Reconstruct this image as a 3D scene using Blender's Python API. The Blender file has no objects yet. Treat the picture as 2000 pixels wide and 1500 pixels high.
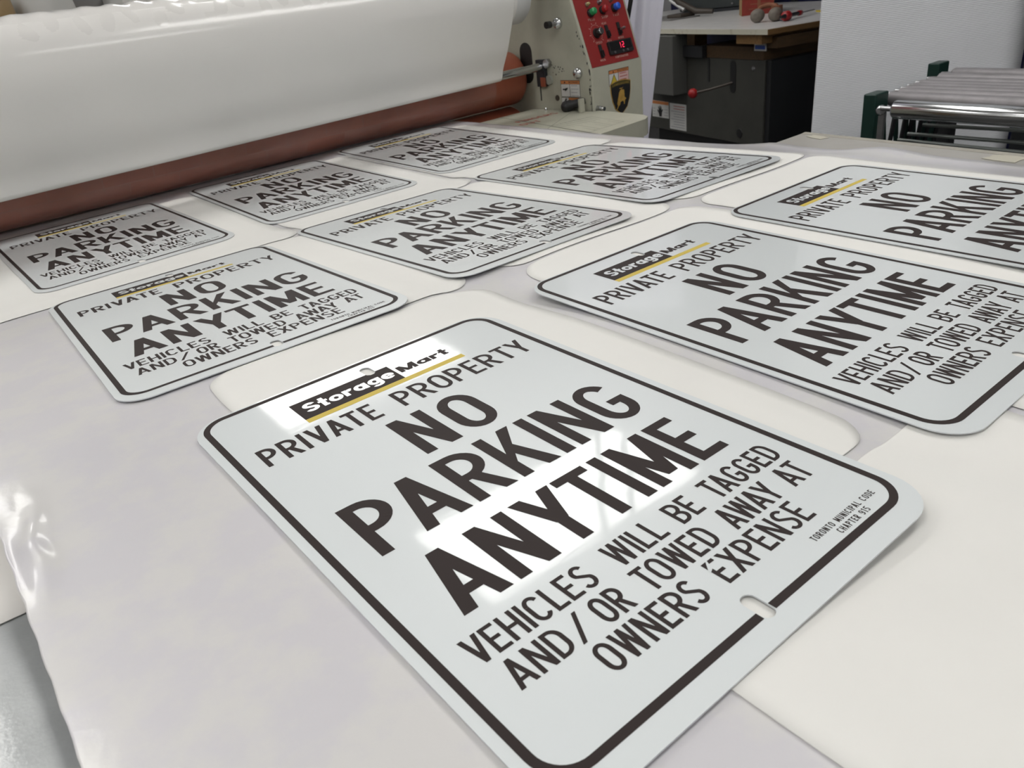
import bpy, bmesh, math, random
import numpy as np
from mathutils import Vector, Matrix, Euler
random.seed(7)
PI = math.pi
SC = bpy.context.scene
COL = SC.collection

# ------------------------------------------------------------------ camera
cam_d = bpy.data.cameras.new('camera')
cam = bpy.data.objects.new('camera', cam_d)
COL.objects.link(cam)
cam_d.sensor_fit = 'HORIZONTAL'
cam_d.sensor_width = 36.0
cam_d.lens = 1526.49 / 2000.0 * 36.0
cam.rotation_mode = 'XYZ'
cam.rotation_euler = (1.0935801615624368, 0.11251583336620742, -0.6822679752583426)
cam.location = (-0.26611244471021117, -0.3933298768571317, 0.30086457930615174)
cam_d.clip_start = 0.01
cam_d.dof.use_dof = True
cam_d.dof.focus_distance = 0.72
cam_d.dof.aperture_fstop = 20.0
SC.camera = cam

# ------------------------------------------------------------------ world, exposure
W = bpy.data.worlds.new('world')
W.use_nodes = True
W.node_tree.nodes['Background'].inputs[0].default_value = (0.75, 0.85, 1.0, 1)
W.node_tree.nodes['Background'].inputs[1].default_value = 0.05
SC.world = W
SC.view_settings.view_transform = 'Standard'
SC.view_settings.look = 'None'
SC.view_settings.gamma = 1.0
SC.view_settings.exposure = 0.18
SC.view_settings.use_curve_mapping = False
LAMP = 7.0            # radiance of the ceiling troffers

# ------------------------------------------------------------------ materials
def srgb(r, g, b):
    f = lambda c: (c/255/12.92) if c/255 <= 0.04045 else ((c/255+0.055)/1.055)**2.4
    return (f(r), f(g), f(b), 1)

def mat(name, col, rough=0.5, metal=0.0, spec=0.5, coat=0.0, coat_rough=0.05, noise=None, bump=None, emit=None, coat_bump=False):
    """noise=(colour2, scale, lo, hi[, stretch]) mixes a second colour in; bump=(scale, strength[, stretch])"""
    m = bpy.data.materials.new(name)
    m.use_nodes = True
    nt = m.node_tree
    b = nt.nodes['Principled BSDF']
    b.inputs['Base Color'].default_value = col
    b.inputs['Roughness'].default_value = rough
    b.inputs['Metallic'].default_value = metal
    b.inputs['Specular IOR Level'].default_value = spec
    b.inputs['Coat Weight'].default_value = coat
    b.inputs['Coat Roughness'].default_value = coat_rough
    def coords(stretch):
        tc = nt.nodes.new('ShaderNodeTexCoord')
        mp = nt.nodes.new('ShaderNodeMapping')
        mp.inputs['Scale'].default_value = stretch
        nt.links.new(tc.outputs['Object'], mp.inputs['Vector'])
        return mp.outputs['Vector']
    if noise:
        c2, sc, lo, hi = noise[:4]
        st = noise[4] if len(noise) > 4 else (1, 1, 1)
        n = nt.nodes.new('ShaderNodeTexNoise')
        n.inputs['Scale'].default_value = sc
        n.inputs['Detail'].default_value = 8
        n.inputs['Roughness'].default_value = 0.62
        nt.links.new(coords(st), n.inputs['Vector'])
        r = nt.nodes.new('ShaderNodeValToRGB')
        r.color_ramp.elements[0].position = lo
        r.color_ramp.elements[1].position = hi
        r.color_ramp.elements[0].color = col
        r.color_ramp.elements[1].color = c2
        nt.links.new(n.outputs['Fac'], r.inputs['Fac'])
        nt.links.new(r.outputs['Color'], b.inputs['Base Color'])
    if bump:
        sc, stn = bump[:2]
        st = bump[2] if len(bump) > 2 else (1, 1, 1)
        n = nt.nodes.new('ShaderNodeTexNoise')
        n.inputs['Scale'].default_value = sc
        n.inputs['Detail'].default_value = 3
        nt.links.new(coords(st), n.inputs['Vector'])
        bp = nt.nodes.new('ShaderNodeBump')
        bp.inputs['Strength'].default_value = stn
        bp.inputs['Distance'].default_value = 0.001
        nt.links.new(n.outputs['Fac'], bp.inputs['Height'])
        nt.links.new(bp.outputs['Normal'], b.inputs['Normal'])
        nt.links.new(bp.outputs['Normal'], b.inputs['Coat Normal'])
    if emit:
        b.inputs['Emission Color'].default_value = emit[0]
        b.inputs['Emission Strength'].default_value = emit[1]
    return m

M = {}
M['sign_white'] = mat('sign_white', (.655, .690, .700, 1), .35, coat=.72, coat_rough=.055, bump=(60, .05, (.3, 1, 1)))
M['sign_black'] = mat('sign_black', (.030, .022, .021, 1), .55, spec=.18)
M['sign_gold'] = mat('sign_gold', (.58, .45, .09, 1), .5, spec=.25)
M['sign_edge'] = mat('sign_edge', (.62, .64, .67, 1), .35, metal=.5)
M['liner'] = mat('liner', (.735, .728, .70, 1), .62, spec=.25, noise=((.715, .707, .68, 1), 9, .4, .7))
M['carrier'] = mat('carrier', (.575, .562, .588, 1), .33, spec=.4, coat=.5, coat_rough=.11, noise=((.605, .595, .588, 1), 16, .45, .58), bump=(140, .12))
M['grey_board'] = mat('grey_board', (.33, .315, .29, 1), .42, spec=.4, noise=((.36, .35, .33, 1), 14, .35, .7), bump=(60, .25))
M['foam_sheet'] = mat('foam_sheet', (.52, .54, .545, 1), .45, spec=.5, coat=.9, coat_rough=.10, noise=((.60, .62, .625, 1), 26, .38, .68), bump=(420, .10))
M['beige_edge'] = mat('beige_edge', (.29, .275, .24, 1), .6, noise=((.36, .34, .29, 1), 40, .4, .7))
M['white_paper'] = mat('white_paper', (.66, .64, .61, 1), .5, bump=(50, .15))
M['tape'] = mat('tape', (.44, .42, .35, 1), .6)
M['cream_paint'] = mat('cream_paint', (.41, .405, .33, 1), .42, noise=((.365, .36, .29, 1), 18, .45, .75))
M['cream_dark'] = mat('cream_dark', (.30, .31, .27, 1), .5)
M['rubber_red'] = mat('rubber_red', (.29, .084, .046, 1), .42, spec=.45, noise=((.24, .066, .038, 1), 12, .4, .7))
M['film_white'] = mat('film_white', (.79, .775, .75, 1), .30, spec=.5, coat=.5, coat_rough=.12, bump=(4, .25, (1, .3, .3)))
M['roll_white'] = mat('roll_white', (.78, .765, .74, 1), .25, spec=.5, coat=.6, coat_rough=.08)
M['tube_white'] = mat('tube_white', (.62, .62, .62, 1), .5)
M['chrome'] = mat('chrome', (.62, .63, .64, 1), .16, metal=1.0)
M['steel'] = mat('steel', (.42, .42, .43, 1), .34, metal=1.0, noise=((.32, .32, .33, 1), 30, .4, .7))
M['black'] = mat('black', (.012, .012, .013, 1), .45)
M['black_gloss'] = mat('black_gloss', (.012, .012, .013, 1), .2)
M['panel_red'] = mat('panel_red', (.25, .016, .015, 1), .5)
M['label_white'] = mat('label_white', (.60, .60, .58, 1), .5)
M['label_orange'] = mat('label_orange', (.55, .20, .07, 1), .5)
M['label_grey'] = mat('label_grey', (.34, .34, .36, 1), .5)
M['label_pink'] = mat('label_pink', (.62, .42, .40, 1), .5)
M['label_yellow'] = mat('label_yellow', (.55, .42, .04, 1), .5)
M['gold'] = mat('gold', (.48, .30, .07, 1), .4, noise=((.36, .21, .045, 1), 90, .4, .65))
M['olive'] = mat('olive', (.085, .070, .018, 1), .5)
M['text_cream'] = mat('text_cream', (.60, .40, .34, 1), .5)
M['text_red'] = mat('text_red', (.42, .09, .07, 1), .5)
M['line_dark'] = mat('line_dark', (.11, .11, .085, 1), .5)
M['btn_green'] = mat('btn_green', (.02, .24, .08, 1), .3)
M['btn_red'] = mat('btn_red', (.30, .012, .014, 1), .3)
M['btn_blue'] = mat('btn_blue', (.02, .10, .55, 1), .3)
M['lamp_amber'] = mat('lamp_amber', (.40, .34, .16, 1), .3)
M['digit'] = mat('digit', (.6, .02, .05, 1), .4, emit=((1, .03, .10, 1), 1.6))
M['machine_grey'] = mat('machine_grey', (.050, .050, .043, 1), .6, noise=((.040, .040, .035, 1), 9, .4, .7))
M['machine_box'] = mat('machine_box', (.085, .085, .078, 1), .55)
M['machine_dark'] = mat('machine_dark', (.012, .013, .015, 1), .5)
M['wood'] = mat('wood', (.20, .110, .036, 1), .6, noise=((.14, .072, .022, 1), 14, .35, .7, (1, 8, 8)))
M['wood_shaded'] = mat('wood_shaded', (.085, .045, .016, 1), .65, noise=((.055, .03, .011, 1), 14, .35, .7, (1, 8, 8)))  # same wood, shade under the bench put into the colour of the lower beams
M['bench_white'] = mat('bench_white', (.62, .61, .60, 1), .3, noise=((.54, .53, .52, 1), 20, .45, .7))
M['bench_edge'] = mat('bench_edge', (.56, .54, .44, 1), .55, noise=((.40, .36, .26, 1), 40, .55, .72))
M['lever_red'] = mat('lever_red', (.33, .012, .014, 1), .4)
M['box_red'] = mat('box_red', (.27, .028, .018, 1), .5, noise=((.21, .022, .014, 1), 40, .4, .7))
M['cardboard'] = mat('cardboard', (.30, .19, .085, 1), .75)
M['cup_grey'] = mat('cup_grey', (.20, .175, .145, 1), .6, noise=((.13, .11, .09, 1), 40, .4, .7))
M['rust'] = mat('rust', (.26, .10, .05, 1), .65)
M['equip_grey'] = mat('equip_grey', (.035, .042, .042, 1), .5)
M['navy'] = mat('navy', (.005, .006, .045, 1), .5)
M['dark_shelf'] = mat('dark_shelf', (.02, .022, .027, 1), .5)
M['cast_iron'] = mat('cast_iron', (.06, .048, .038, 1), .5)
M['light_steel'] = mat('light_steel', (.50, .50, .50, 1), .45, metal=.3)
M['green_paint'] = mat('green_paint', (.004, .026, .020, 1), .4)
M['rod_grey'] = mat('rod_grey', (.26, .28, .27, 1), .35, metal=.6)
M['roller_grey'] = mat('roller_grey', (.30, .285, .295, 1), .55, metal=.6, noise=((.24, .23, .235, 1), 25, .4, .7))
M['floor'] = mat('floor', (.10, .098, .095, 1), .5, noise=((.075, .073, .07, 1), 3, .4, .7))
M['wall'] = mat('wall', (.56, .56, .57, 1), .8, noise=((.50, .50, .51, 1), 2, .4, .7))
M['ceiling'] = mat('ceiling', (.70, .70, .68, 1), .9, noise=((.64, .64, .62, 1), 8, .4, .7))
M['brown_wrap'] = mat('brown_wrap', (.26, .175, .075, 1), .6, noise=((.20, .13, .05, 1), 10, .4, .7))
M['bag_white'] = mat('bag_white', (.50, .50, .48, 1), .45, bump=(18, .8))
M['bag_grey'] = mat('bag_grey', (.20, .195, .19, 1), .5)
M['lamp_glow'] = mat('lamp_glow', (.8, .8, .8, 1), .5, emit=((1.0, .985, .955, 1), LAMP))
M['lamp_frame'] = mat('lamp_frame', (.7, .7, .7, 1), .5)
# white corrugated board: fine horizontal flutes
def flute_mat():
    m = mat('flute_board', (.80, .815, .85, 1), .42, spec=.4)
    nt = m.node_tree; b = nt.nodes['Principled BSDF']
    tc = nt.nodes.new('ShaderNodeTexCoord'); w = nt.nodes.new('ShaderNodeTexWave')
    w.bands_direction = 'Z'; w.inputs['Scale'].default_value = 62.0; w.inputs['Distortion'].default_value = .25
    nt.links.new(tc.outputs['Object'], w.inputs['Vector'])
    bp = nt.nodes.new('ShaderNodeBump'); bp.inputs['Strength'].default_value = .5; bp.inputs['Distance'].default_value = .0016
    nt.links.new(w.outputs['Fac'], bp.inputs['Height']); nt.links.new(bp.outputs['Normal'], b.inputs['Normal'])
    return m
M['flute_board'] = flute_mat()
# hanging plastic film: bluish white, a little see-through
M['hang_film'] = mat('hang_film', (.86, .845, .96, 1), .4, spec=.5, bump=(14, .6, (1, 1, .12)))
# clear laminating film
def clear_mat():
    m = bpy.data.materials.new('clear_film'); m.use_nodes = True; nt = m.node_tree
    nt.nodes.clear()
    out = nt.nodes.new('ShaderNodeOutputMaterial'); mx = nt.nodes.new('ShaderNodeMixShader')
    tr = nt.nodes.new('ShaderNodeBsdfTransparent'); pb = nt.nodes.new('ShaderNodeBsdfPrincipled')
    pb.inputs['Base Color'].default_value = (.62, .45, .42, 1); pb.inputs['Roughness'].default_value = .18
    tc = nt.nodes.new('ShaderNodeTexCoord'); br = nt.nodes.new('ShaderNodeTexBrick')
    br.inputs['Scale'].default_value = 5.0; br.inputs['Color1'].default_value = (.0, .0, .0, 1); br.inputs['Color2'].default_value = (.6, .6, .6, 1)
    br.inputs['Mortar'].default_value = (1, 1, 1, 1); br.inputs['Mortar Size'].default_value = .006
    nt.links.new(tc.outputs['UV'], br.inputs['Vector'])
    mr = nt.nodes.new('ShaderNodeMapRange'); mr.inputs['To Min'].default_value = .12; mr.inputs['To Max'].default_value = .28
    nt.links.new(br.outputs['Color'], mr.inputs['Value'])
    nt.links.new(mr.outputs['Result'], mx.inputs['Fac'])
    nt.links.new(tr.outputs[0], mx.inputs[1]); nt.links.new(pb.outputs[0], mx.inputs[2])
    nt.links.new(mx.outputs[0], out.inputs['Surface'])
    return m
M['clear_film'] = clear_mat()

# ------------------------------------------------------------------ mesh helpers
class MB:
    """collects faces, then links them as ONE mesh object"""
    def __init__(s): s.v = []; s.f = []; s.m = []; s.sm = []; s.mats = []
    def mi(s, name):
        if name not in s.mats: s.mats.append(name)
        return s.mats.index(name)
    def add(s, vs, fs, m, smooth=False):
        o = len(s.v); s.v += [tuple(v) for v in vs]; k = s.mi(m)
        for f in fs: s.f.append([i+o for i in f]); s.m.append(k); s.sm.append(smooth)
        return s
    def poly(s, pts, m, z=None):
        p = [(a[0], a[1], z) if z is not None else tuple(a) for a in pts]
        return s.add(p, [list(range(len(p)))], m)
    def box(s, x0, y0, z0, x1, y1, z1, m):
        v = [(x0,y0,z0),(x1,y0,z0),(x1,y1,z0),(x0,y1,z0),(x0,y0,z1),(x1,y0,z1),(x1,y1,z1),(x0,y1,z1)]
        return s.add(v, [[0,3,2,1],[4,5,6,7],[0,1,5,4],[1,2,6,5],[2,3,7,6],[3,0,4,7]], m)
    def lathe(s, p, axis, prof, m, n=28, smooth=True, cap=True):
        """prof = [(distance along axis, radius)]"""
        p = Vector(p); a = Vector(axis).normalized()
        t = a.orthogonal().normalized(); b = a.cross(t)
        vs = []; fs = []
        for d, r in prof:
            for i in range(n):
                w = 2*PI*i/n; vs.append(p + a*d + (t*math.cos(w)+b*math.sin(w))*r)
        for k in range(len(prof)-1):
            for i in range(n):
                j = (i+1) % n; fs.append([k*n+i, k*n+j, (k+1)*n+j, (k+1)*n+i])
        s.add(vs, fs, m, smooth)
        if cap:
            s.add(vs[:n], [list(range(n))[::-1]], m); s.add(vs[-n:], [list(range(n))], m)
        return s
    def tube(s, p, q, r, m, n=20):
        p = Vector(p); q = Vector(q); return s.lathe(p, q-p, [(0, r), ((q-p).length, r)], m, n)
    def path(s, pts, r, m, n=10):
        pts = [Vector(p) for p in pts]; vs = []; fs = []
        for i, p in enumerate(pts):
            d = (pts[min(i+1, len(pts)-1)] - pts[max(i-1, 0)]).normalized()
            t = d.cross(Vector((.13, .31, .94))).normalized(); b = d.cross(t)
            rr = r[i] if isinstance(r, (list, tuple)) else r
            for k in range(n):
                w = 2*PI*k/n; vs.append(p + (t*math.cos(w)+b*math.sin(w))*rr)
        for i in range(len(pts)-1):
            for k in range(n):
                j = (k+1) % n; fs.append([i*n+k, i*n+j, (i+1)*n+j, (i+1)*n+k])
        s.add(vs, fs, m, True)
        s.add(vs[:n], [list(range(n))[::-1]], m); s.add(vs[-n:], [list(range(n))], m)
        return s
    def ball(s, c, r, m, nu=20, nv=12, sc=(1, 1, 1)):
        vs = []; fs = []
        for j in range(nv+1):
            th = PI*j/nv
            for i in range(nu):
                ph = 2*PI*i/nu
                vs.append((c[0]+r*sc[0]*math.sin(th)*math.cos(ph), c[1]+r*sc[1]*math.sin(th)*math.sin(ph), c[2]+r*sc[2]*math.cos(th)))
        for j in range(nv):
            for i in range(nu):
                k = (i+1) % nu
                if j == 0: fs.append([i, nu+i, nu+k])
                elif j == nv-1: fs.append([j*nu+i, (j+1)*nu+i, j*nu+k])
                else: fs.append([j*nu+i, (j+1)*nu+i, (j+1)*nu+k, j*nu+k])
        return s.add(vs, fs, m, True)
    def prism(s, prof, axis, a0, a1, m):
        """2D profile extruded along axis 0/1/2; the profile fills the other two coordinates in order"""
        def P(p, a): return (a, p[0], p[1]) if axis == 0 else (p[0], a, p[1]) if axis == 1 else (p[0], p[1], a)
        n = len(prof); v = [P(p, a0) for p in prof] + [P(p, a1) for p in prof]
        f = [list(range(n)), list(range(n, 2*n))[::-1]] + [[i, n+i, n+(i+1) % n, (i+1) % n] for i in range(n)]
        return s.add(v, f, m)
    def mesh(s, name):
        me = bpy.data.meshes.new(name)
        me.from_pydata(s.v, [], s.f)
        for k in s.mats: me.materials.append(M[k])
        me.polygons.foreach_set('material_index', s.m)
        me.polygons.foreach_set('use_smooth', s.sm)
        me.update()
        return me
    def build(s, name, parent=None, loc=(0, 0, 0), rot=(0, 0, 0), bevel=0.0, recalc=True):
        me = s.mesh(name)
        if recalc:
            bm = bmesh.new(); bm.from_mesh(me); bmesh.ops.recalc_face_normals(bm, faces=bm.faces); bm.to_mesh(me); bm.free()
        o = bpy.data.objects.new(name, me); COL.objects.link(o)
        o.location = loc; o.rotation_euler = rot
        if parent: o.parent = parent
        if bevel:
            b = o.modifiers.new('edges', 'BEVEL'); b.width = bevel; b.segments = 3; b.limit_method = 'ANGLE'; b.angle_limit = .6
            for p in me.polygons: p.use_smooth = True
            w = o.modifiers.new('normals', 'WEIGHTED_NORMAL'); w.keep_sharp = True
        return o

def tag(o, label=None, cat=None, group=None, kind=None):
    if label: o['label'] = label
    if cat: o['category'] = cat
    if group: o['group'] = group
    if kind: o['kind'] = kind
    return o
def thing(name, loc, label, cat, group=None, rot=(0, 0, 0)):
    o = bpy.data.objects.new(name, None); COL.objects.link(o)
    o.location = loc; o.rotation_euler = rot; o.empty_display_size = .05
    return tag(o, label, cat, group)

def rounded(x0, y0, x1, y1, r, n=8):
    p = []
    for cx, cy, a in ((x1-r, y1-r, 0), (x0+r, y1-r, 90), (x0+r, y0+r, 180), (x1-r, y0+r, 270)):
        for i in range(n+1):
            w = math.radians(a + 90*i/n); p.append((cx+r*math.cos(w), cy+r*math.sin(w)))
    return p
def fill(loops, ext=0.0):
    """2D loops (outer first, holes after) -> vertices, faces of a filled, extruded shape"""
    c = bpy.data.curves.new('shape', 'CURVE'); c.dimensions = '2D'; c.fill_mode = 'BOTH'; c.extrude = ext
    for L in loops:
        sp = c.splines.new('POLY'); sp.points.add(len(L)-1); sp.use_cyclic_u = True
        for a, q in zip(sp.points, L): a.co = (q[0], q[1], 0, 1)
    o = bpy.data.objects.new('shape', c); me = o.to_mesh()
    v = [tuple(x.co) for x in me.vertices]; f = [list(p.vertices) for p in me.polygons]
    o.to_mesh_clear(); bpy.data.objects.remove(o); bpy.data.curves.remove(c)
    return v, f

# ------------------------------------------------------------------ lettering (own vector glyphs)
def arc(cx, cy, rx, ry, a0, a1, s, sh=None, n=14):
    sh = s if sh is None else sh; P = []
    for i in range(n):
        q = []
        for a in (a0+(a1-a0)*i/n, a0+(a1-a0)*(i+1)/n):
            c, d = math.cos(math.radians(a)), math.sin(math.radians(a))
            q.append(((cx+rx*c, cy+ry*d), (cx+(rx-s)*c, cy+(ry-sh)*d)))
        P.append([q[0][0], q[1][0], q[1][1], q[0][1]])
    return P
def rc(x0, y0, x1, y1): return [[(x0, y0), (x1, y0), (x1, y1), (x0, y1)]]
def dg(xb, yb, xt, yt, t): return [[(xb, yb), (xb+t, yb), (xt+t, yt), (xt, yt)]]
GW = dict(A=.60, B=.52, C=.53, D=.53, E=.46, F=.44, G=.55, H=.53, I=.0, K=.56, L=.44, M=.62, N=.54, O=.56, P=.51, R=.54, S=.52, T=.49, U=.53, V=.57, W=.74, X=.56, Y=.58)
GW.update({'/': .36, '9': .5, '1': .26, '5': .5, ' ': .42})
def glyph(ch, s):
    w = GW[ch]; h = s*.88
    if ch == 'I': return rc(0, 0, s, 1), s
    if ch == 'A':
        t = s*1.08; m = w/2-t/2; y0, y1 = .21, .21+h
        return dg(0, 0, m, 1, t)+dg(w-t, 0, m, 1, t)+rc(m*y0+t*.6, y0, w-m*y0-t*.6, y1), w
    if ch in 'BPR':
        y0 = .47 if ch != 'B' else .5
        ry = (1-y0)/2+h*.25; cy = 1-ry; lo = cy-ry
        r = min(ry*1.05, w*.62)
        P = rc(0, 0, s, 1)+rc(s*.9, 1-h, w-r, 1)+rc(s*.9, lo, w-r, lo+h)+arc(w-r, cy, r, ry, -90, 90, s, h)
        if ch == 'B':
            ry2 = (lo+h)/2; r2 = min(ry2*1.05, w*.62)
            P += rc(s*.9, 0, w-r2, h)+arc(w-r2, ry2, r2, ry2, -90, 90, s, h)
        if ch == 'R': P += dg(w-s*1.12, 0, w-s*1.12-.20, lo+h*.5, s*1.12)
        return P, w
    if ch in 'COG':
        r = w/2; ry = min(.36, r*1.15)
        P = arc(r, 1-ry, r, ry, 180, 0 if ch == 'O' else 22, s, h)+rc(0, ry, s, 1-ry)+arc(r, ry, r, ry, 180, 360 if ch == 'O' else (338 if ch == 'C' else 360), s, h)
        if ch == 'O': P += rc(w-s, ry, w, 1-ry)
        if ch == 'G': P += rc(w-s, ry, w, .5)+rc(r, .5-h, w-s*.5, .5)
        return P, w
    if ch == 'D':
        r = w*.62; ry = min(.42, r*1.1)
        return rc(0, 0, s, 1)+rc(s*.9, 1-h, w-r, 1)+rc(s*.9, 0, w-r, h)+arc(w-r, 1-ry, r, ry, 0, 90, s, h)+arc(w-r, ry, r, ry, -90, 0, s, h)+rc(w-s, ry, w, 1-ry), w
    if ch == 'E': return rc(0, 0, s, 1)+rc(s*.9, 0, w, h)+rc(s*.9, 1-h, w*.97, 1)+rc(s*.9, .5-h/2, w*.86, .5+h/2), w
    if ch == 'F': return rc(0, 0, s, 1)+rc(s*.9, 1-h, w, 1)+rc(s*.9, .48-h/2, w*.88, .48+h/2), w
    if ch == 'H': return rc(0, 0, s, 1)+rc(w-s, 0, w, 1)+rc(s*.9, .5-h/2, w-s*.9, .5+h/2), w
    if ch == 'K':
        t = s*1.22
        return rc(0, 0, s, 1)+[[(s*.9, .27), (s*.9, .27+t*1.12), (w-t*.98, 1), (w, 1)]]+[[(w-t, 0), (w, 0), (w*.52+t*.28, .63), (w*.52-t*.42, .52)]], w
    if ch == 'L': return rc(0, 0, s, 1)+rc(s*.9, 0, w, h), w
    if ch == 'M':
        t = s*1.0; c = w/2
        return rc(0, 0, s, 1)+rc(w-s, 0, w, 1)+dg(c-t/2, .12, 0, 1, t)+dg(c-t/2, .12, w-t, 1, t), w
    if ch == 'N': return rc(0, 0, s, 1)+rc(w-s, 0, w, 1)+dg(w-s*1.1, 0, 0, 1, s*1.1), w
    if ch == 'S':
        rx = w/2; ru = .265; rl = .285
        P = arc(rx, 1-ru, rx*.96, ru, 25, 215, s, h)+arc(rx, rl, rx, rl, 35, -155, s, h)
        a = math.radians(215); b = math.radians(35)
        P += [[(rx+rx*.96*math.cos(a), 1-ru+ru*math.sin(a)), (rx+(rx*.96-s)*math.cos(a), 1-ru+(ru-h)*math.sin(a)), (rx+rx*math.cos(b), rl+rl*math.sin(b)), (rx+(rx-s)*math.cos(b), rl+(rl-h)*math.sin(b))]]
        return P, w
    if ch == 'T': return rc(0, 1-h, w, 1)+rc(w/2-s/2, 0, w/2+s/2, 1-h*.9), w
    if ch == 'U':
        r = w/2; ry = min(.36, r*1.15)
        return rc(0, ry, s, 1)+rc(w-s, ry, w, 1)+arc(r, ry, r, ry, 180, 360, s, h), w
    if ch == 'V': t = s*1.08; return dg(w/2-t/2, 0, 0, 1, t)+dg(w/2-t/2, 0, w-t, 1, t), w
    if ch == 'W':
        t = s*.98; a = w*.27-t/2; b = w*.73-t/2; c = w/2-t/2
        return dg(a, 0, 0, 1, t)+dg(a, 0, c, 1, t)+dg(b, 0, c, 1, t)+dg(b, 0, w-t, 1, t), w
    if ch == 'X': t = s*1.15; return dg(0, 0, w-t, 1, t)+dg(w-t, 0, 0, 1, t), w
    if ch == 'Y':
        t = s*1.1; c = w/2
        return rc(c-s/2, 0, c+s/2, .45)+dg(c-t*.5, .40, 0, 1, t)+dg(c-t*.5, .40, w-t, 1, t), w
    if ch == '/': return dg(0, 0, w-s, 1, s), w
    if ch == '1': return rc(w-s, 0, w, 1)+[[(w-s, 1), (w-s, 1-h*1.2), (0, .74), (0, .74+h)]], w
    if ch == '5': return rc(.04, 1-h, w, 1)+rc(.04, .5, .04+s, 1)+arc(w/2, .32, w/2, .32, 115, -155, s, h), w
    if ch == '9': return arc(w/2, .69, w/2, .31, 0, 360, s, h)+rc(w-s, .3, w, .7)+arc(w/2, .3, w/2, .3, 0, -150, s, h), w
    return [], w
KERN = {'AV': -.07, 'VA': -.08, 'AT': -.07, 'TA': -.08, 'AW': -.09, 'WA': -.09, 'AY': -.10, 'AR': -.0, 'PA': -.06, 'TY': -.03, 'YT': -.05, 'TO': -.03, 'VE': -.03, 'ER': 0, 'TE': -.0}
def words(txt, s, gap):
    P = []; x = 0; prev = ''
    for ch in txt:
        x += KERN.get(prev+ch, 0)
        g, w = glyph(ch, s)
        P += [[(a+x, b) for a, b in p] for p in g]
        x += w+gap; prev = ch
    return P, x-gap
def put(mb, txt, x0, x1, y0, y1, m, z, stroke=.15, gap=.12, xf=None):
    """one word stretched into x0..x1, y0..y1"""
    h = y1-y0; 
    P, wd = words(txt, stroke, gap); k = (x1-x0)/(wd*h)
    # keep the stem width when the word is stretched
    P, wd = words(txt, stroke/k, gap); k = (x1-x0)/(wd*h)
    for n_, p in enumerate(P):
        zz = z+(n_ % 11)*4e-6
        q = [(x0+a*h*k, y0+b*h) for a, b in p]
        ar = sum(q[i][0]*q[(i+1) % len(q)][1]-q[(i+1) % len(q)][0]*q[i][1] for i in range(len(q)))
        if ar < 0: q = q[::-1]
        if xf: mb.add([xf(a, b, zz) for a, b in q], [list(range(len(q)))], m)
        else: mb.poly(q, m, zz)

# lower-case heavy geometric letters of the store logo (unit = x-height)
def lring(w, s): return arc(w/2, .5, w/2, .5, 0, 360, s, s*.80, 28)
def lglyph(ch):
    s = .37
    if ch == 'o': return lring(1.12, s), 1.12
    if ch == 'a': return lring(1.08, s)+rc(1.14-s, 0, 1.14, 1.0), 1.14
    if ch == 'g': return lring(1.08, s)+rc(1.14-s, -.02, 1.14, 1.0)+arc(.57, -.02, .57, .40, 0, -150, s, s*.72), 1.14
    if ch == 'e': return arc(.56, .5, .56, .5, 8, 322, s, s*.80, 26)+rc(.12, .40, 1.06, .60), 1.12
    if ch == 'r': return rc(0, 0, s, 1)+arc(.62, .55, .48, .45, 60, 150, s*.95, s*.95), .80
    if ch == 't': return rc(.16, 0, .16+s, 1.42)+rc(0, .72, .72, 1.0)+rc(.16, 0, .62, .24), .70
    if ch == 'S':
        P = arc(.55, 1.02, .53, .42, 20, 225, s, s*.82)+arc(.55, .42, .57, .42, 45, -160, s, s*.82)
        a = math.radians(225); b = math.radians(45); c = s*.82
        return P+[[(.55+.53*math.cos(a), 1.02+.42*math.sin(a)), (.55+(.53-s)*math.cos(a), 1.02+(.42-c)*math.sin(a)), (.55+.57*math.cos(b), .42+.42*math.sin(b)), (.55+(.57-s)*math.cos(b), .42+(.42-c)*math.sin(b))]], 1.12
    if ch == 'M': return rc(0, 0, s, 1.42)+rc(1.55-s, 0, 1.55, 1.42)+dg(.775-s*.55, 0, 0, 1.42, s*1.1)+dg(.775-s*.55, 0, 1.55-s*1.1, 1.42, s*1.1), 1.55
def logo(mb, txt, x0, x1, y0, xh, m, z):
    P = []; x = 0
    for ch in txt:
        g, w = lglyph(ch); P += [[(a+x, b) for a, b in p] for p in g]; x += w+.10
    k = (x1-x0)/((x-.10)*xh)
    for n_, p in enumerate(P):
        q = [(x0+a*xh*k, y0+b*xh) for a, b in p]
        ar = sum(q[i][0]*q[(i+1) % len(q)][1]-q[(i+1) % len(q)][0]*q[i][1] for i in range(len(q)))
        mb.poly(q if ar > 0 else q[::-1], m, z+(n_ % 11)*4e-6)

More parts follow.
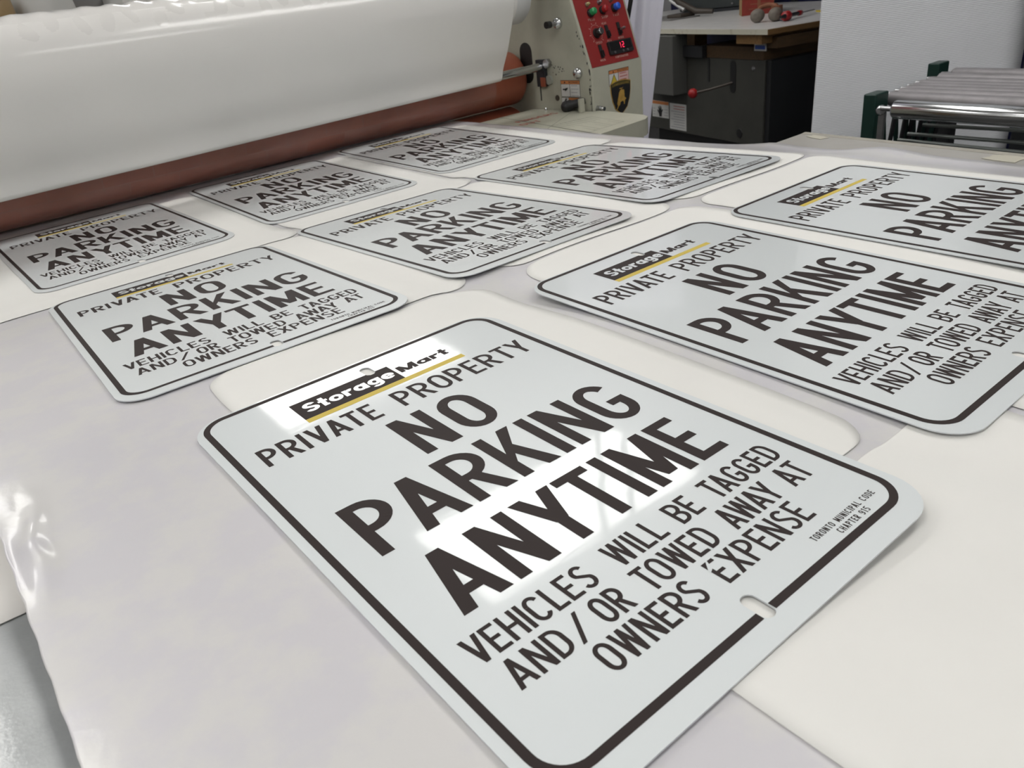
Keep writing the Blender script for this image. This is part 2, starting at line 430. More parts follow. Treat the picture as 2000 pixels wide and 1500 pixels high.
# ------------------------------------------------------------------ sign (12 x 18 inch aluminium, origin at the centre of the printed border)
MMS = .001
SX0, SX1, SY0, SY1 = -.1525, .1525, -.2365, .2238
def slot(cx, cy, w, h, n=8):
    r = w/2; p = []
    for i in range(n+1): a = PI*i/n; p.append((cx+r*math.cos(a), cy+h/2-r+r*math.sin(a)))
    for i in range(n+1): a = PI+PI*i/n; p.append((cx+r*math.cos(a), cy-h/2+r+r*math.sin(a)))
    return p
def sign_mesh(name, scratched=False):
    mb = MB()
    holes = [slot(.0035, .1992, .0100, .0185), slot(.0008, -.2142, .0098, .0200)]
    v, f = fill([rounded(SX0, SY0, SX1, SY1, .030)]+holes, .0005)
    v = [(a, b, c-.0005) for a, b, c in v]
    top = [q for q in f if all(v[i][2] > -.0003 for i in q)]; rest = [q for q in f if q not in top]
    # orient the face upward
    def up(q):
        a, b, c = (Vector(v[i]) for i in q[:3]); return q if (b-a).cross(c-a).z > 0 else q[::-1]
    mb.add(v, [up(q) for q in top], 'sign_white'); mb.add(v, rest, 'sign_edge')
    z = .00010
    # border: ring cut where it meets the lower slot
    bw = .0052; hx, hy = .14325, .2192
    o = rounded(-hx-bw/2, -hy-bw/2, hx+bw/2, hy+bw/2, .0225, 10); i = rounded(-hx+bw/2, -hy+bw/2, hx-bw/2, hy-bw/2, .0175, 10)
    n = len(o)
    for k in range(n):
        a, b, c, d = o[k], o[(k+1) % n], i[(k+1) % n], i[k]
        if abs(a[1]-b[1]) < 1e-6 and a[1] < 0 and abs(a[0]-b[0]) > .1:
            xs = sorted((a[0], b[0])); ya, yb = a[1], c[1]
            for xa, xb in ((xs[0], -.0043), (.0059, xs[1])): mb.poly([(xa, ya), (xb, ya), (xb, yb), (xa, yb)], 'sign_black', z)
        else: mb.poly([a, b, c, d], 'sign_black', z)
    e = lambda *a: [x*MMS for x in a]
    def line(ws, y0, y1, stroke, gap=.12):
        for t, x0, x1 in ws: put(mb, t, x0*MMS, x1*MMS, y0*MMS, y1*MMS, 'sign_black', z, stroke, gap)
    # the black logo box stops around the upper slot
    x0, y0, x1, y1 = e(-76, 160.6, 20, 193.5)
    v2, f2 = fill([[(x0, y0), (x1, y0), (x1, y1), (.0086, y1), (.0086, .1942), (.0074, .1916), (.0052, .1897), (.0018, .1897), (-.0004, .1916), (-.0016, .1940), (-.0016, y1), (x0, y1)]])
    mb.add([(a, b, z) for a, b, c in v2], f2, 'sign_black')
    mb.poly([tuple(e(-76, 153.7)), tuple(e(80.5, 153.7)), tuple(e(80.5, 160.6)), tuple(e(-76, 160.6))], 'sign_gold', z)
    logo(mb, 'Storage', -.0690, .0175, .1698, .0117, 'sign_white', z*2)
    logo(mb, 'Mart', .0232, .0755, .1713, .0092, 'sign_black', z)
    line([('PRIVATE', -127, -27), ('PROPERTY', -8, 131.5)], 116, 144.6, .138, .11)
    line([('NO', -36, 38.2)], 41, 102.2, .155, .14)
    line([('PARKING', -119.2, 119)], -34, 28.2, .148, .09)
    line([('ANYTIME', -113, 115)], -110, -52, .155, .09)
    line([('VEHICLES', -128, -42), ('WILL', -26, 15), ('BE', 27, 48.4), ('TAGGED', 61.3, 128.3)], -144, -123.2, .138, .09)
    line([('AND', -122.3, -84), ('/', -81.5, -68.6), ('OR', -62.4, -41), ('TOWED', -28.8, 31.4), ('AWAY', 44.2, 92.8), ('AT', 102.6, 124.8)], -169.8, -149.2, .138, .09)
    line([('OWNERS', -83, -9.3), ('EXPENSE', 4.6, 87.3)], -194.2, -173.9, .140, .09)
    line([('TORONTO', 65.2, 86), ('MUNICIPAL', 89.4, 113.6), ('CODE', 117, 129)], -207.3, -202.7, .16, .2)
    line([('CHAPTER', 81.8, 102), ('915', 105, 112.6)], -213.9, -209.3, .16, .2)
    if scratched:     # the print is nicked at the first E of the last big line
        mb.poly([tuple(e(4.0, -180.0)), tuple(e(9.4, -173.2)), tuple(e(10.2, -173.4)), tuple(e(8.6, -177.3)), tuple(e(8.9, -179.4)), tuple(e(4.2, -181.6))][::-1], 'sign_white', z*3)
        mb.poly([tuple(e(16, -166)), tuple(e(21, -168.6)), tuple(e(21.2, -168.9)), tuple(e(16, -166.5))], 'sign_white', z*3)
    return mb.mesh(name)

# name: x, y, turn, height, slope in x, slope in y  (plane of each sign's face)
SIGNS = {
 'A': (-.0000, -.0000, .00113, .00222, -.00341, .01235),
 'B': (.3773, .0200, .01162, -.00319, -.01143, .02592),
 'C': (.7051, .0095, .01550, -.00093, -.00996, .01755),
 'D': (-.0217, .5397, -.03198, -.00068, .00335, -.04415),
 'E': (.3480, .5629, .00000, -.00419, -.00246, -.03465),
 'F': (.7028, .5733, -.01918, -.00342, -.00051, -.03081),
 'G': (-.0139, 1.1061, .01561, -.01786, .00965, -.00138),
 'H': (.3575, 1.1200, -.01310, -.01561, .00458, .00578),
 'I': (.7181, 1.1335, .00279, -.01150, .00575, .01397),
}
def plane_z(k, x, y):
    s = SIGNS[k]; return s[3]+s[4]*(x-s[0])+s[5]*(y-s[1])
SA = np.array([SIGNS[k] for k in SIGNS])
DIMPLE = [(.235, .240, .075, .0075), (.130, -.215, .09, .0075), (.12, .325, .10, .0035), (.50, .345, .09, .0035), (.79, .355, .09, .003), (.55, -.19, .10, .004)]
def carrier_raw(x, y):
    """height of the carrier sheet under the signs: follows them and swings smoothly between rows"""
    dx = x-SA[:, 0]; dy = y-SA[:, 1]
    ox = np.maximum(np.abs(dx)-.152, 0); oy = np.maximum(np.abs(dy+.006)-.23, 0)
    w = 1/(ox*ox+oy*oy+.014**2)**2
    z = SA[:, 3]+SA[:, 4]*np.clip(dx, -.2, .2)+SA[:, 5]*np.clip(dy, -.27, .27)
    h = float((w*z).sum()/w.sum())
    for cx, cy, r, d in DIMPLE: h -= d*math.exp(-((x-cx)**2+(y-cy)**2)/(r*r))
    return h
GAP = 0.0
for k in SIGNS:
    s = SIGNS[k]
    for i in range(9):
        for j in range(13):
            x = s[0]-.152+.304*i/8; y = s[1]-.236+.46*j/12
            GAP = max(GAP, carrier_raw(x, y)-plane_z(k, x, y))
print('GAPRAW', GAP)
GAP = min(GAP, .0035)+.0026
def carrier_z(x, y):
    h = carrier_raw(x, y)-GAP
    if y > 1.30: t = min((y-1.30)/.10, 1); h = h*(1-t)+(-.0135)*t
    # loose right edge sinks towards the table and lifts in a wave
    if x > .87 and y < 1.3:
        t = min((x-.87)/.12, 1); t = t*t*(3-2*t)
        h = h*(1-t)+(-.0175 if y < .55 else -.0175+.006*min((y-.55)/.2, 1))*t
        h += t*(.0065*math.exp(-((y-.265)/.06)**2)+.0025*math.exp(-((y-.46)/.04)**2))
    # pucker in the loose left edge
    t = (y-.150)/.052
    if abs(t) < 3 and x < -.22:
        c = -.2785+.006*t+.002*math.sin(70*y)
        g = math.exp(-t*t)
        h += .0042*g*math.exp(-((x-c)/.0075)**2)+.0004*g*math.sin(130*y+240*x)*math.exp(-((x-c)/.012)**2)-.0022*g*math.exp(-((x+.295)/.005)**2)
    return h

# ------------------------------------------------------------------ room
FZ = -.87; CZ = 1.80
RX0, RX1, RY0, RY1 = -4.2, 5.2, -4.6, 6.2
def slab(name, x0, y0, z0, x1, y1, z1, m):
    o = MB().box(x0, y0, z0, x1, y1, z1, m).build(name); o['kind'] = 'structure'; return o
slab('floor', RX0, RY0, FZ-.1, RX1, RY1, FZ, 'floor')
slab('ceiling', RX0, RY0, CZ+.09, RX1, RY1, CZ+.2, 'ceiling')
slab('wall_back', RX0, RY1, FZ, RX1, RY1+.1, CZ+.1, 'wall')
slab('wall_front', RX0, RY0-.1, FZ, RX1, RY0, CZ+.1, 'wall')
slab('wall_left', RX0-.1, RY0, FZ, RX0, RY1, CZ+.1, 'wall')
slab('wall_right', RX1, RY0, FZ, RX1+.1, RY1, CZ+.1, 'wall')

# ceiling troffers
def troffer(x, y):
    t = thing('ceiling_light', (x, y, CZ), 'white recessed ceiling light with a flat glowing diffuser', 'ceiling light', 'ceiling lights of the workshop')
    f = MB()
    for a in ((-.63, -.32, -.60, .32), (.60, -.32, .63, .32), (-.60, -.32, .60, -.29), (-.60, .29, .60, .32)): f.box(a[0], a[1], 0, a[2], a[3], .085, 'lamp_frame')
    f.build('frame', t)
    MB().box(-.60, -.29, .015, .60, .29, .03, 'lamp_glow').build('diffuser', t)
for x, ys in ((1.52, (-2.1, -.15, 1.77, 3.58)), (-1.02, (-3.9, -2.1, -.15, 1.77, 3.58)), (-3.2, (-2.0, .6, 3.2))):
    for y in ys: troffer(x, y)

for i, pts in enumerate((((2.25, 2.25), (1.92, 1.95), (1.80, 1.83), (1.70, 1.70), (1.60, 1.60), (1.51, 1.47), (1.30, 1.22)), ((2.30, 2.12), (2.05, 1.88), (1.93, 1.80), (1.84, 1.66), (1.71, 1.52), (1.50, 1.24)))):
    n = len(pts)-1
    p3 = [(x+.012*math.sin(7*k+i), y+.012*math.cos(5*k), 1.79-.07*math.sin(PI*k/n)) for k, (x, y) in enumerate(pts)]
    tag(MB().path(p3, .015, 'machine_dark').build('hanging_cable'), ('dark cable sagging under the ceiling light above the laminator, inner one', 'dark cable sagging under the ceiling light above the laminator, outer one')[i], 'cable')

# ------------------------------------------------------------------ work table and what lies on it
TZ = -.0235
t = thing('work_table', (.2, -.30, FZ), 'grey topped work table under the white printed sheet', 'table')
top = [(-.95, -.72), (.748, -.72), (.922, .786), (-.95, .775)]
b = MB(); b.prism(top, 2, .8215, .8465, 'grey_board'); b.build('tabletop', t)
b = MB(); b.prism([(.748, -.72), (.766, -.72), (.940, .788), (.922, .786)], 2, .8210, .8468, 'beige_edge'); b.build('edge_band', t)
for lx in (-.88, .70):
    for ly in (-.66, .70): MB().box(lx-.03, ly-.03, 0, lx+.03, ly+.03, .8215, 'steel').build('leg', t)
for ya in (-.72, .73): MB().box(-.93, ya, .735, .70, ya+.03, .8215, 'steel').build('apron', t)

b = MB(); vs = []; fs = []
fy = [-.80, -.55, -.30, -.15]+[-.10+.01*i for i in range(24)]+[.3, .54]
for y in fy:
    t = min(max((y-.02)/.10, 0), 1); t = t*t*(3-2*t)
    for x in (-.62, -.45, -.27): vs.append((x, y, TZ+.0090+.0055*(1-t)))
for j in range(len(fy)-1):
    for i in range(2): fs.append([j*3+i, j*3+i+1, (j+1)*3+i+1, (j+1)*3+i])
b.add(vs, fs, 'foam_sheet', True)
o = b.build('foam_sheet', recalc=False); m = o.modifiers.new('thickness', 'SOLIDIFY'); m.thickness = .0088; m.offset = -1
tag(o, 'mottled grey foam sheet lying under the left edge of the carrier', 'foam sheet')
b = MB(); vs = []; fs = []
for j in range(13):
    for i in range(9):
        x = -.60+.335*i/8; y = .106+.42*j/12-.04*(x+.3)
        vs.append((x, y, TZ+.0116+.0006*math.sin(9*x+11*y)))
for j in range(12):
    for i in range(8): fs.append([j*9+i, j*9+i+1, (j+1)*9+i+1, (j+1)*9+i])
o = b.add(vs, fs, 'white_paper', True).build('paper_sheet', recalc=False); o.modifiers.new('thickness', 'SOLIDIFY').thickness = .0006
tag(o, 'off-white paper sheet peeking out beside the left edge of the carrier', 'paper')

def tape(x, y, w, l, rz, label):
    p = [(-l/2, -w/2), (-l*.2, -w*.56), (l*.2, -w/2), (l/2, -w*.35), (l*.44, 0), (l/2, w*.42), (l*.1, w/2), (-l/2, w*.46), (-l*.46, 0)]
    o = MB().prism(p, 2, 0, .0006, 'tape').build('masking_tape', loc=(x, y, TZ+.0005), rot=(0, 0, rz))
    tag(o, label, 'tape', 'tape scraps on the grey table')
tape(1.104, .440, .020, .042, 1.2, 'scrap of cream tape near the corner of the grey table top')
tape(1.055, .096, .036, .052, 1.4, 'wide piece of cream tape on the edge of the grey table, at the frame edge')

# carrier sheet the signs travel on
XS = [-.297, -.2955] + [round(-.294+.0023*i, 4) for i in range(29)] + [round(-.225+.0125*i, 4) for i in range(87)] + [.86, .87, .88, .889, .898, .907, .916, .925, .935, .945, .955]
YS = sorted(set([round(-.60+.0125*i, 4) for i in range(166)] + [round(.06+.003*i, 4) for i in range(58)]))
vs = []; fs = []
for y in YS:
    xe = float(np.interp(y, (-.6, .05, .10, .18, .23, .27, .297, .33, .39, .47, .50, .60, .75, 1.0, 1.2, 1.5), (.99, 1.004, 1.010, 1.014, 1.020, 1.022, 1.012, .997, 1.003, 1.008, .992, .958, .948, .954, .951, .95)))
    for x in XS:
        xx = x if x <= .86 else .86+(x-.86)/.095*(xe-.86)
        if x < -.28: xx += .0004*math.sin(151*y)
        vs.append((xx, y+.0524*max(0, (y-1.25))/.2*(xx-.3)*1.0, carrier_z(xx, y)))
nx = len(XS)
for j in range(len(YS)-1):
    for i in range(nx-1): fs.append([j*nx+i, j*nx+i+1, (j+1)*nx+i+1, (j+1)*nx+i])
o = MB().add(vs, fs, 'carrier', True).build('carrier_sheet', recalc=False); m = o.modifiers.new('thickness', 'SOLIDIFY'); m.thickness = .0005; m.offset = -1
tag(o, 'wide pale lavender mottled carrier sheet fed under the red roller', 'paper sheet')

# cut liner panels, one under each sign
def liner(x0, y0, x1, y1, label, r=.033, lift=.0009):
    ys = sorted(set([y0, y1] + [round(y0+r*(1-math.cos(PI/2*i/7)), 5) for i in range(8)] + [round(y1-r*(1-math.cos(PI/2*i/7)), 5) for i in range(8)] + [round(y0+r+(y1-y0-2*r)*i/24, 5) for i in range(25)]))
    nxx = 26; vs = []; fs = []
    for y in ys:
        d = max(y0+r-y, y-(y1-r), 0); ins = r-math.sqrt(max(r*r-d*d, 0))
        for i in range(nxx+1):
            x = x0+ins+(x1-x0-2*ins)*i/nxx; vs.append((x, y, carrier_z(x, y)+lift))
    for j in range(len(ys)-1):
        for i in range(nxx): fs.append([j*(nxx+1)+i, j*(nxx+1)+i+1, (j+1)*(nxx+1)+i+1, (j+1)*(nxx+1)+i])
    o = MB().add(vs, fs, 'liner', True).build('liner_panel', recalc=False); m = o.modifiers.new('thickness', 'SOLIDIFY'); m.thickness = .0004; m.offset = 1
    tag(o, label, 'liner paper', 'cut liner panels under the signs')
liner(-.113, -.167, .208, .305, 'white liner panel under the largest, front sign with the nicked word')
liner(.2620, -.171, .572, .305, 'white liner panel under the middle sign of the front row, with lifted corner')
liner(.5840, -.165, .893, .309, 'white liner panel under the front row sign cut off by the right frame edge')
liner(-.110, .3145, .213, .757, 'white liner panel under the left sign of the middle row')
liner(.2590, .3120, .563, .762, 'white liner panel under the centre sign of the middle row')
liner(.5830, .3180, .893, .764, 'white liner panel under the right sign of the middle row')
liner(-.290, .7630, .205, 1.300, 'white liner panel under the left sign of the row beside the roller')
liner(.2150, .7680, .553, 1.310, 'white liner panel under the middle sign of the row beside the roller')
liner(.5620, .7720, .915, 1.315, 'white liner panel under the right sign of the row beside the roller')
liner(-.0500, -.590, .290, -.1765, 'white liner panel showing below the front edge of the nearest sign')
liner(.2990, -.590, .720, -.1765, 'white liner panel below the front row at the bottom right corner')

SLAB = {
 'A': 'largest white no-parking sign nearest the camera, print nicked in the word EXPENSE',
 'B': 'white no-parking sign in the front row, beside the largest, one corner lifted',
 'C': 'white no-parking sign in the front row cut off by the right frame edge',
 'D': 'white no-parking sign at the left end of the middle row, behind the largest sign',
 'E': 'white no-parking sign in the centre of the middle row of three',
 'F': 'white no-parking sign at the right end of the middle row, nearest the dark grey machine',
 'G': 'white no-parking sign by the red roller, cut off by the left frame edge',
 'H': 'white no-parking sign in the middle of the row against the red roller',
 'I': 'white no-parking sign by the red roller, closest to the cream infeed table',
}
base_mesh = sign_mesh('no_parking_sign'); nick_mesh = sign_mesh('no_parking_sign_nicked', True)
for k, (x, y, a, z, tx, ty) in SIGNS.items():
    o = bpy.data.objects.new('no_parking_sign', nick_mesh if k == 'A' else base_mesh); COL.objects.link(o)
    nrm = Vector((-tx, -ty, 1)).normalized(); ex = Vector((math.cos(a), math.sin(a), 0)); ex = (ex-nrm*ex.dot(nrm)).normalized(); ey = nrm.cross(ex)
    o.matrix_world = Matrix(((ex.x, ey.x, nrm.x, x), (ex.y, ey.y, nrm.y, y), (ex.z, ey.z, nrm.z, z), (0, 0, 0, 1)))
    tag(o, SLAB[k], 'sign', 'no-parking signs on the sheet')

# ------------------------------------------------------------------ laminator (own axes: u along the rollers, v into the machine)
PHI = math.radians(3.0)
LO = (1.2, 1.40, 0.0)
lam = thing('laminator', LO, 'cream roll laminator with red rubber roller and red control panel', 'laminator', rot=(0, 0, PHI))
UL = -1.72     # left end of the rollers
b = MB()
sl = .3337; ztop = .46
prof = [(-.2535, -.42), (-.2535, .0720), (-.2535+sl*(ztop-.072), ztop), (.30, ztop), (.36, .40), (.36, -.42)]
b.prism(prof, 0, 0, .199, 'cream_paint'); cab = b.build('side_cabinet', lam, bevel=.004)
b = MB(); b.prism(prof, 0, UL-.23, UL-.03, 'cream_paint'); b.build('side_cabinet', lam, bevel=.004)
for u0, u1 in ((.02, .18), (UL-.21, UL-.05)):
    MB().box(u0, -.15, FZ, u1, .28, -.42, 'machine_grey').build('leg', lam, bevel=.004)
# chips in the paint along the edge and marks on the inner face
b = MB(); rnd = random.Random(3)
for _ in range(26):
    z = rnd.uniform(-.01, .19); v = (-.2535+max(0, z-.072)*sl)+rnd.uniform(.002, .012); r = rnd.uniform(.0008, .0028)
    p = [(v+r*rnd.uniform(.6, 1.2)*math.cos(w), z+r*rnd.uniform(.8, 2.6)*math.sin(w)) for w in [PI*2*i/6 for i in range(6)]]
    b.add([(-.0004, a, c) for a, c in p], [list(range(6))], 'dark_shelf')
for _ in range(14):
    v = rnd.uniform(-.165, -.105); z = rnd.uniform(.062, .092); r = rnd.uniform(.0010, .0022)
    p = [(v+r*math.cos(w), z+r*rnd.uniform(.6, 1.6)*math.sin(w)) for w in [PI*2*i/6 for i in range(6)]]
    b.add([(-.0004, a, c) for a, c in p], [list(range(6))], 'dark_shelf')
b.add([(-.0004, a, c) for a, c in ((-.2500, .012), (-.2480, .012), (-.2472, -.022), (-.2462, -.040), (-.2485, -.040), (-.2492, -.01))], [list(range(6))], 'dark_shelf')
b.build('paint_chips', lam)['kind'] = 'stuff'
# slot in the side plate, guide bracket, fixings
v, f = fill([slot(-.0155, .095, .046, .104, 12)], .0006)
MB().add([(-.0006+c, a, d) for a, d, c in v], f, 'black').build('slot_opening', lam)
b = MB(); b.box(-.012, -.0935, .036, 0, -.062, .104, 'dark_shelf'); b.box(-.0125, -.0935, .036, -.004, -.076, .060, 'rubber_red'); b.build('bar_bracket', lam, bevel=.001)
MB().box(-.0008, -.0632, -.002, 0, -.0595, .036, 'dark_shelf').build('slit', lam)
MB().lathe((0, -.1005, .0935), (-1, 0, 0), [(0, .0125), (.010, .0125), (.012, .011)], 'steel', 6, False).build('hex_nut', lam)
MB().lathe((0, -.1005, .052), (-1, 0, 0), [(0, .0125), (.006, .0125), (.007, .011)], 'cream_dark', 8, False).build('hex_nut', lam)
b = MB(); b.lathe((0, -.1490, .1895), (-1, 0, 0), [(0, .014), (.006, .0138), (.011, .0105), (.013, .004)], 'chrome'); b.lathe((-.01, -.1490, .1895), (-1, 0, 0), [(0, .006), (.020, .006)], 'steel'); b.lathe((-.030, -.1490, .1895), (-1, 0, 0), [(0, .0085), (.014, .0085)], 'black'); b.build('adjusting_screw', lam)
MB().lathe((0, -.2085, .0690), (-1, 0, 0), [(0, .014), (.006, .0138), (.010, .0115), (.013, .007), (.014, .002)], 'chrome').build('dome_bolt', lam)
MB().lathe((0, -.1240, .0060), (-1, 0, 0), [(0, .0075), (.001, .0075)], 'cast_iron').build('plug', lam)
# warning stickers: face given by a mapping function
def sticker(name, xf, w, h, lines, yellow=False):
    b = MB(); q = lambda x0, y0, x1, y1, m, z: b.add([xf(x0, y0, z), xf(x1, y0, z), xf(x1, y1, z), xf(x0, y1, z)], [[0, 1, 2, 3]], m)
    q(0, 0, w, h, 'black', .0003)
    e = .0012
    q(e, h*.78, w-e, h-e, 'label_orange', .0006)
    q(e, e, w*.46, h*.76, 'label_white', .0006); q(w*.48, e, w-e, h*.76, 'label_pink' if yellow else 'label_white', .0006)
    tri = lambda cx, cy, r, m, z: b.add([xf(cx-r, cy-r*.7, z), xf(cx+r, cy-r*.7, z), xf(cx, cy+r, z)], [[0, 1, 2]], m)
    tri(w*.22, h*.88, h*.075, 'black', .0009)
    put(b, 'WARNING', w*.42, w*.92, h*.835, h*.935, 'black', .0009, .2, .2, xf)
    if yellow: tri(w*.25, h*.36, w*.19, 'black', .0008); tri(w*.25, h*.35, w*.16, 'label_yellow', .0009)
    else:
        p = [(.10, .46), (.22, .46), (.22, .38), (.34, .50), (.38, .62), (.26, .58), (.22, .54), (.10, .54)]
        b.add([xf(a*w, (c-.05)*h, .0009) for a, c in p], [list(range(8))], 'black')
    for i in range(lines):
        y = h*(.68-.60*i/max(lines-1, 1)); q(w*.54, y-.0008, w*(.92 if i % 2 else .86), y+.0009, 'text_red' if yellow else 'label_grey', .0009)
    return b
inner = lambda v0, z0: (lambda x, y, d: (-d, v0-x, z0+y))
sticker('a', inner(-.1405, .0095), .070, .0420, 4).build('warning_sticker', lam)
b = MB(); xf = inner(-.1400, -.0130)
for x0, y0, x1, y1, m, z in ((0, 0, .064, .0215, 'black', .0003), (.001, .001, .026, .0205, 'label_white', .0006), (.027, .001, .063, .0145, 'label_white', .0006), (.027, .0150, .063, .0205, 'label_orange', .0006)):
    b.add([xf(x0, y0, z), xf(x1, y0, z), xf(x1, y1, z), xf(x0, y1, z)], [[0, 1, 2, 3]], m)
b.add([xf(a*.026, c*.0215, .0009) for a, c in ((.2, .2), (.45, .3), (.75, .75), (.9, .8), (.6, .9), (.4, .55))], [list(range(6))], 'black')
b.build('pinch_sticker', lam)
front = lambda u0, z0: (lambda x, y, d: (u0+x, -.2535-d, z0+y))
sticker('b', front(.0640, .0255), .079, .0390, 4, True).build('hazard_sticker', lam)
# shield emblem
def shield(sc, dz=0):
    R = [(.0405, .0330), (.0395, .0100), (.034, -.0130), (.024, -.0330), (.0, -.0500)]
    L = [(-a, c) for a, c in R[:-1]][::-1]
    T = [(-.0405, .0330), (-.020, .0375), (0, .0385), (.020, .0375)]
    p = R+L[:-1]+T
    return [(a*sc, (c+.004)*sc-.004+dz) for a, c in p]
b = MB()
for sc, m, d in ((1.0, 'gold', .0012), (.945, 'black', .0018)):
    p = shield(sc); f0 = front(.1075, -.002)
    n = len(p); b.add([f0(a, c, 0) for a, c in p]+[f0(a, c, d) for a, c in p], [list(range(n, 2*n))]+[[i, (i+1) % n, n+(i+1) % n, n+i] for i in range(n)], m)
f1 = front(.1075, -.002)
b.add([f1(a, c, .0021) for a, c in ((-.0355, .0225), (-.018, .0262), (0, .0272), (.018, .0262), (.0355, .0225), (.0355, .0305), (.018, .0343), (0, .0352), (-.018, .0343), (-.0355, .0305))], [list(range(10))], 'olive')
put(b, 'LAMBORGHINI', -.0325, .0325, .0260, .0312, 'gold', .0024, .13, .2, f1)
bull = [(-.0215, -.0345), (-.0150, -.0250), (-.0180, -.0200), (-.0120, -.0020), (-.0090, .0080), (-.0030, .0135), (.0030, .0150), (.0080, .0120), (.0105, .0140), (.0120, .0100), (.0125, .0020), (.0130, -.0060), (.0195, -.0110), (.0150, -.0135), (.0135, -.0170), (.0125, -.0240), (.0085, -.0245), (.0080, -.0170), (.0030, -.0150), (-.0040, -.0170), (-.0070, -.0240), (-.0130, -.0270), (-.0180, -.0340)]
v, f = fill([bull])
b.add([f1(a, c, .0024) for a, c, _ in v], f, 'gold')
b.add([f1(a, c, .0024) for a, c in ((-.008, .0170), (.0, .0155), (.006, .0165), (.009, .0195), (.003, .0178), (-.003, .0190))], [list(range(6))], 'gold')
b.build('shield_emblem', lam)
b = MB(); b.lathe((.0150, -.2535, -.020), (0, -1, 0), [(0, .008), (.012, .008)], 'steel', 6, False); b.lathe((.0150, -.2655, -.020), (0, -1, 0), [(0, .005), (.012, .005)], 'chrome'); b.build('pipe_fitting', lam)

# control panel on the slanted face
ang = math.atan(sl); cs, sn = math.cos(ang), math.sin(ang)
def slant(u, z, d):           # u, height z on the slanted face, d = distance out of it
    return (u, -.2535+sl*(z-.072)-d*cs, z+d*sn)
nout = (0, -cs, sn)
cp = MB(); P = [(.0065, .0795), (.1890, .0805), (.1890, .43), (.0065, .43)]
cp.add([slant(a, c, 0) for a, c in P]+[slant(a, c, .0015) for a, c in P], [[4, 5, 6, 7], [0, 1, 5, 4], [1, 2, 6, 5], [2, 3, 7, 6], [3, 0, 4, 7]], 'panel_red')
sx = lambda x, y, d: slant(x, y, d)
for t_, u, z, w, h in (('FEED', .040, .1855, .024, .0055), ('STOP', .091, .1865, .024, .006), ('FAST', .136, .1870, .022, .0055), ('SPEED', .043, .131, .024, .005), ('HEAT', .084, .1725, .018, .005), ('REV', .087, .1310, .016, .0045), ('MODE', .131, .1330, .022, .005), ('MAIN', .042, .0895, .019, .005), ('TEMPERATURE', .099, .0895, .052, .005)):
    put(cp, t_, u, u+w, z, z+h, 'text_cream', .0018, .16, .2, sx)
for i in range(22):            # dial scale
    a = math.radians(225-270*i/21); c0 = (.0555, .1555)
    b0 = [(c0[0]+r*math.cos(a+e), c0[1]+r*math.sin(a+e)) for r, e in ((.0195, -.06), (.0195, .06), (.0205, .06), (.0205, -.06))]
    cp.add([slant(x, y, .0018) for x, y in b0], [[0, 1, 2, 3]], 'text_cream')
    if i % 3 == 0:
        b0 = [(c0[0]+r*math.cos(a+e), c0[1]+r*math.sin(a+e)) for r, e in ((.0225, -.03), (.0225, .03), (.026, .03), (.026, -.03))]
        cp.add([slant(x, y, .0018) for x, y in b0], [[0, 1, 2, 3]], 'text_cream')
panel = cp.build('control_panel', lam)
for (u, z, m, lb) in ((.0540, .2035, 'btn_green', 'green push button'), (.0995, .2050, 'btn_red', 'red push button'), (.1455, .2060, 'btn_blue', 'blue push button')):
    b = MB(); b.lathe(slant(u, z, .001), nout, [(0, .0105), (.006, .0105), (.008, .0095)], 'black'); b.lathe(slant(u, z, .008), nout, [(0, .0085), (.010, .0085), (.012, .0075), (.0125, .003)], m)
    o = b.build('push_button', panel); o['label'] = lb
for (u, z, m) in ((.0500, .2235, 'lamp_amber'), (.0950, .2240, 'steel'), (.1400, .2250, 'steel')):
    b = MB(); b.lathe(slant(u, z, .001), nout, [(0, .006), (.003, .0058)], 'steel'); b.lathe(slant(u, z, .004), nout, [(0, .0045), (.006, .0040), (.009, .0020)], m); b.build('indicator_lamp', panel)
b = MB(); b.lathe(slant(.0555, .1555, .001), nout, [(0, .0125), (.004, .0120)], 'black'); b.lathe(slant(.0555, .1555, .005), nout, [(0, .0098), (.014, .0090), (.0155, .008)], 'black_gloss'); b.lathe(slant(.0555, .1555, .0206), nout, [(0, .0080), (.0012, .0074)], 'chrome'); b.build('speed_dial', panel)
for (u, z) in ((.0960, .1545), (.1420, .1560), (.0530, .1125)):
    b = MB(); q = [(u-.0052, z-.0155), (u+.0052, z-.0155), (u+.0052, z+.0155), (u-.0052, z+.0155)]
    b.add([slant(x, y, .001) for x, y in q]+[slant(x, y, .004) for x, y in q], [[4, 5, 6, 7], [0, 1, 5, 4], [1, 2, 6, 5], [2, 3, 7, 6], [3, 0, 4, 7]], 'black')
    q = [(u-.004, z-.013), (u+.004, z-.013), (u+.004, z+.001), (u-.004, z+.001)]
    b.add([slant(x, y, .004) for x, y in q]+[slant(x, y, .009-.0003*i) for i, (x, y) in enumerate(q)], [[4, 5, 6, 7], [0, 1, 5, 4], [1, 2, 6, 5], [2, 3, 7, 6], [3, 0, 4, 7]], 'black_gloss')
    if u > .12: b.lathe(slant(u, z-.003, .008), nout, [(0, .003), (.012, .0035), (.016, .002)], 'steel')
    b.build('rocker_switch', panel)
b = MB(); q = rounded(.0805, .0985, .1725, .1300, .003, 3); n = len(q)
b.add([slant(x, y, .001) for x, y in q]+[slant(x, y, .007) for x, y in q], [list(range(n, 2*n))]+[[i, (i+1) % n, n+(i+1) % n, n+i] for i in range(n)], 'black')
q = [(.086, .1075), (.167, .1075), (.167, .1275), (.086, .1275)]
b.add([slant(x, y, .0073) for x, y in q], [[0, 1, 2, 3]], 'black_gloss')
for u in (.098, .131, .148): b.lathe(slant(u, .1030, .007), nout, [(0, .0032), (.0015, .003)], 'steel', 14)
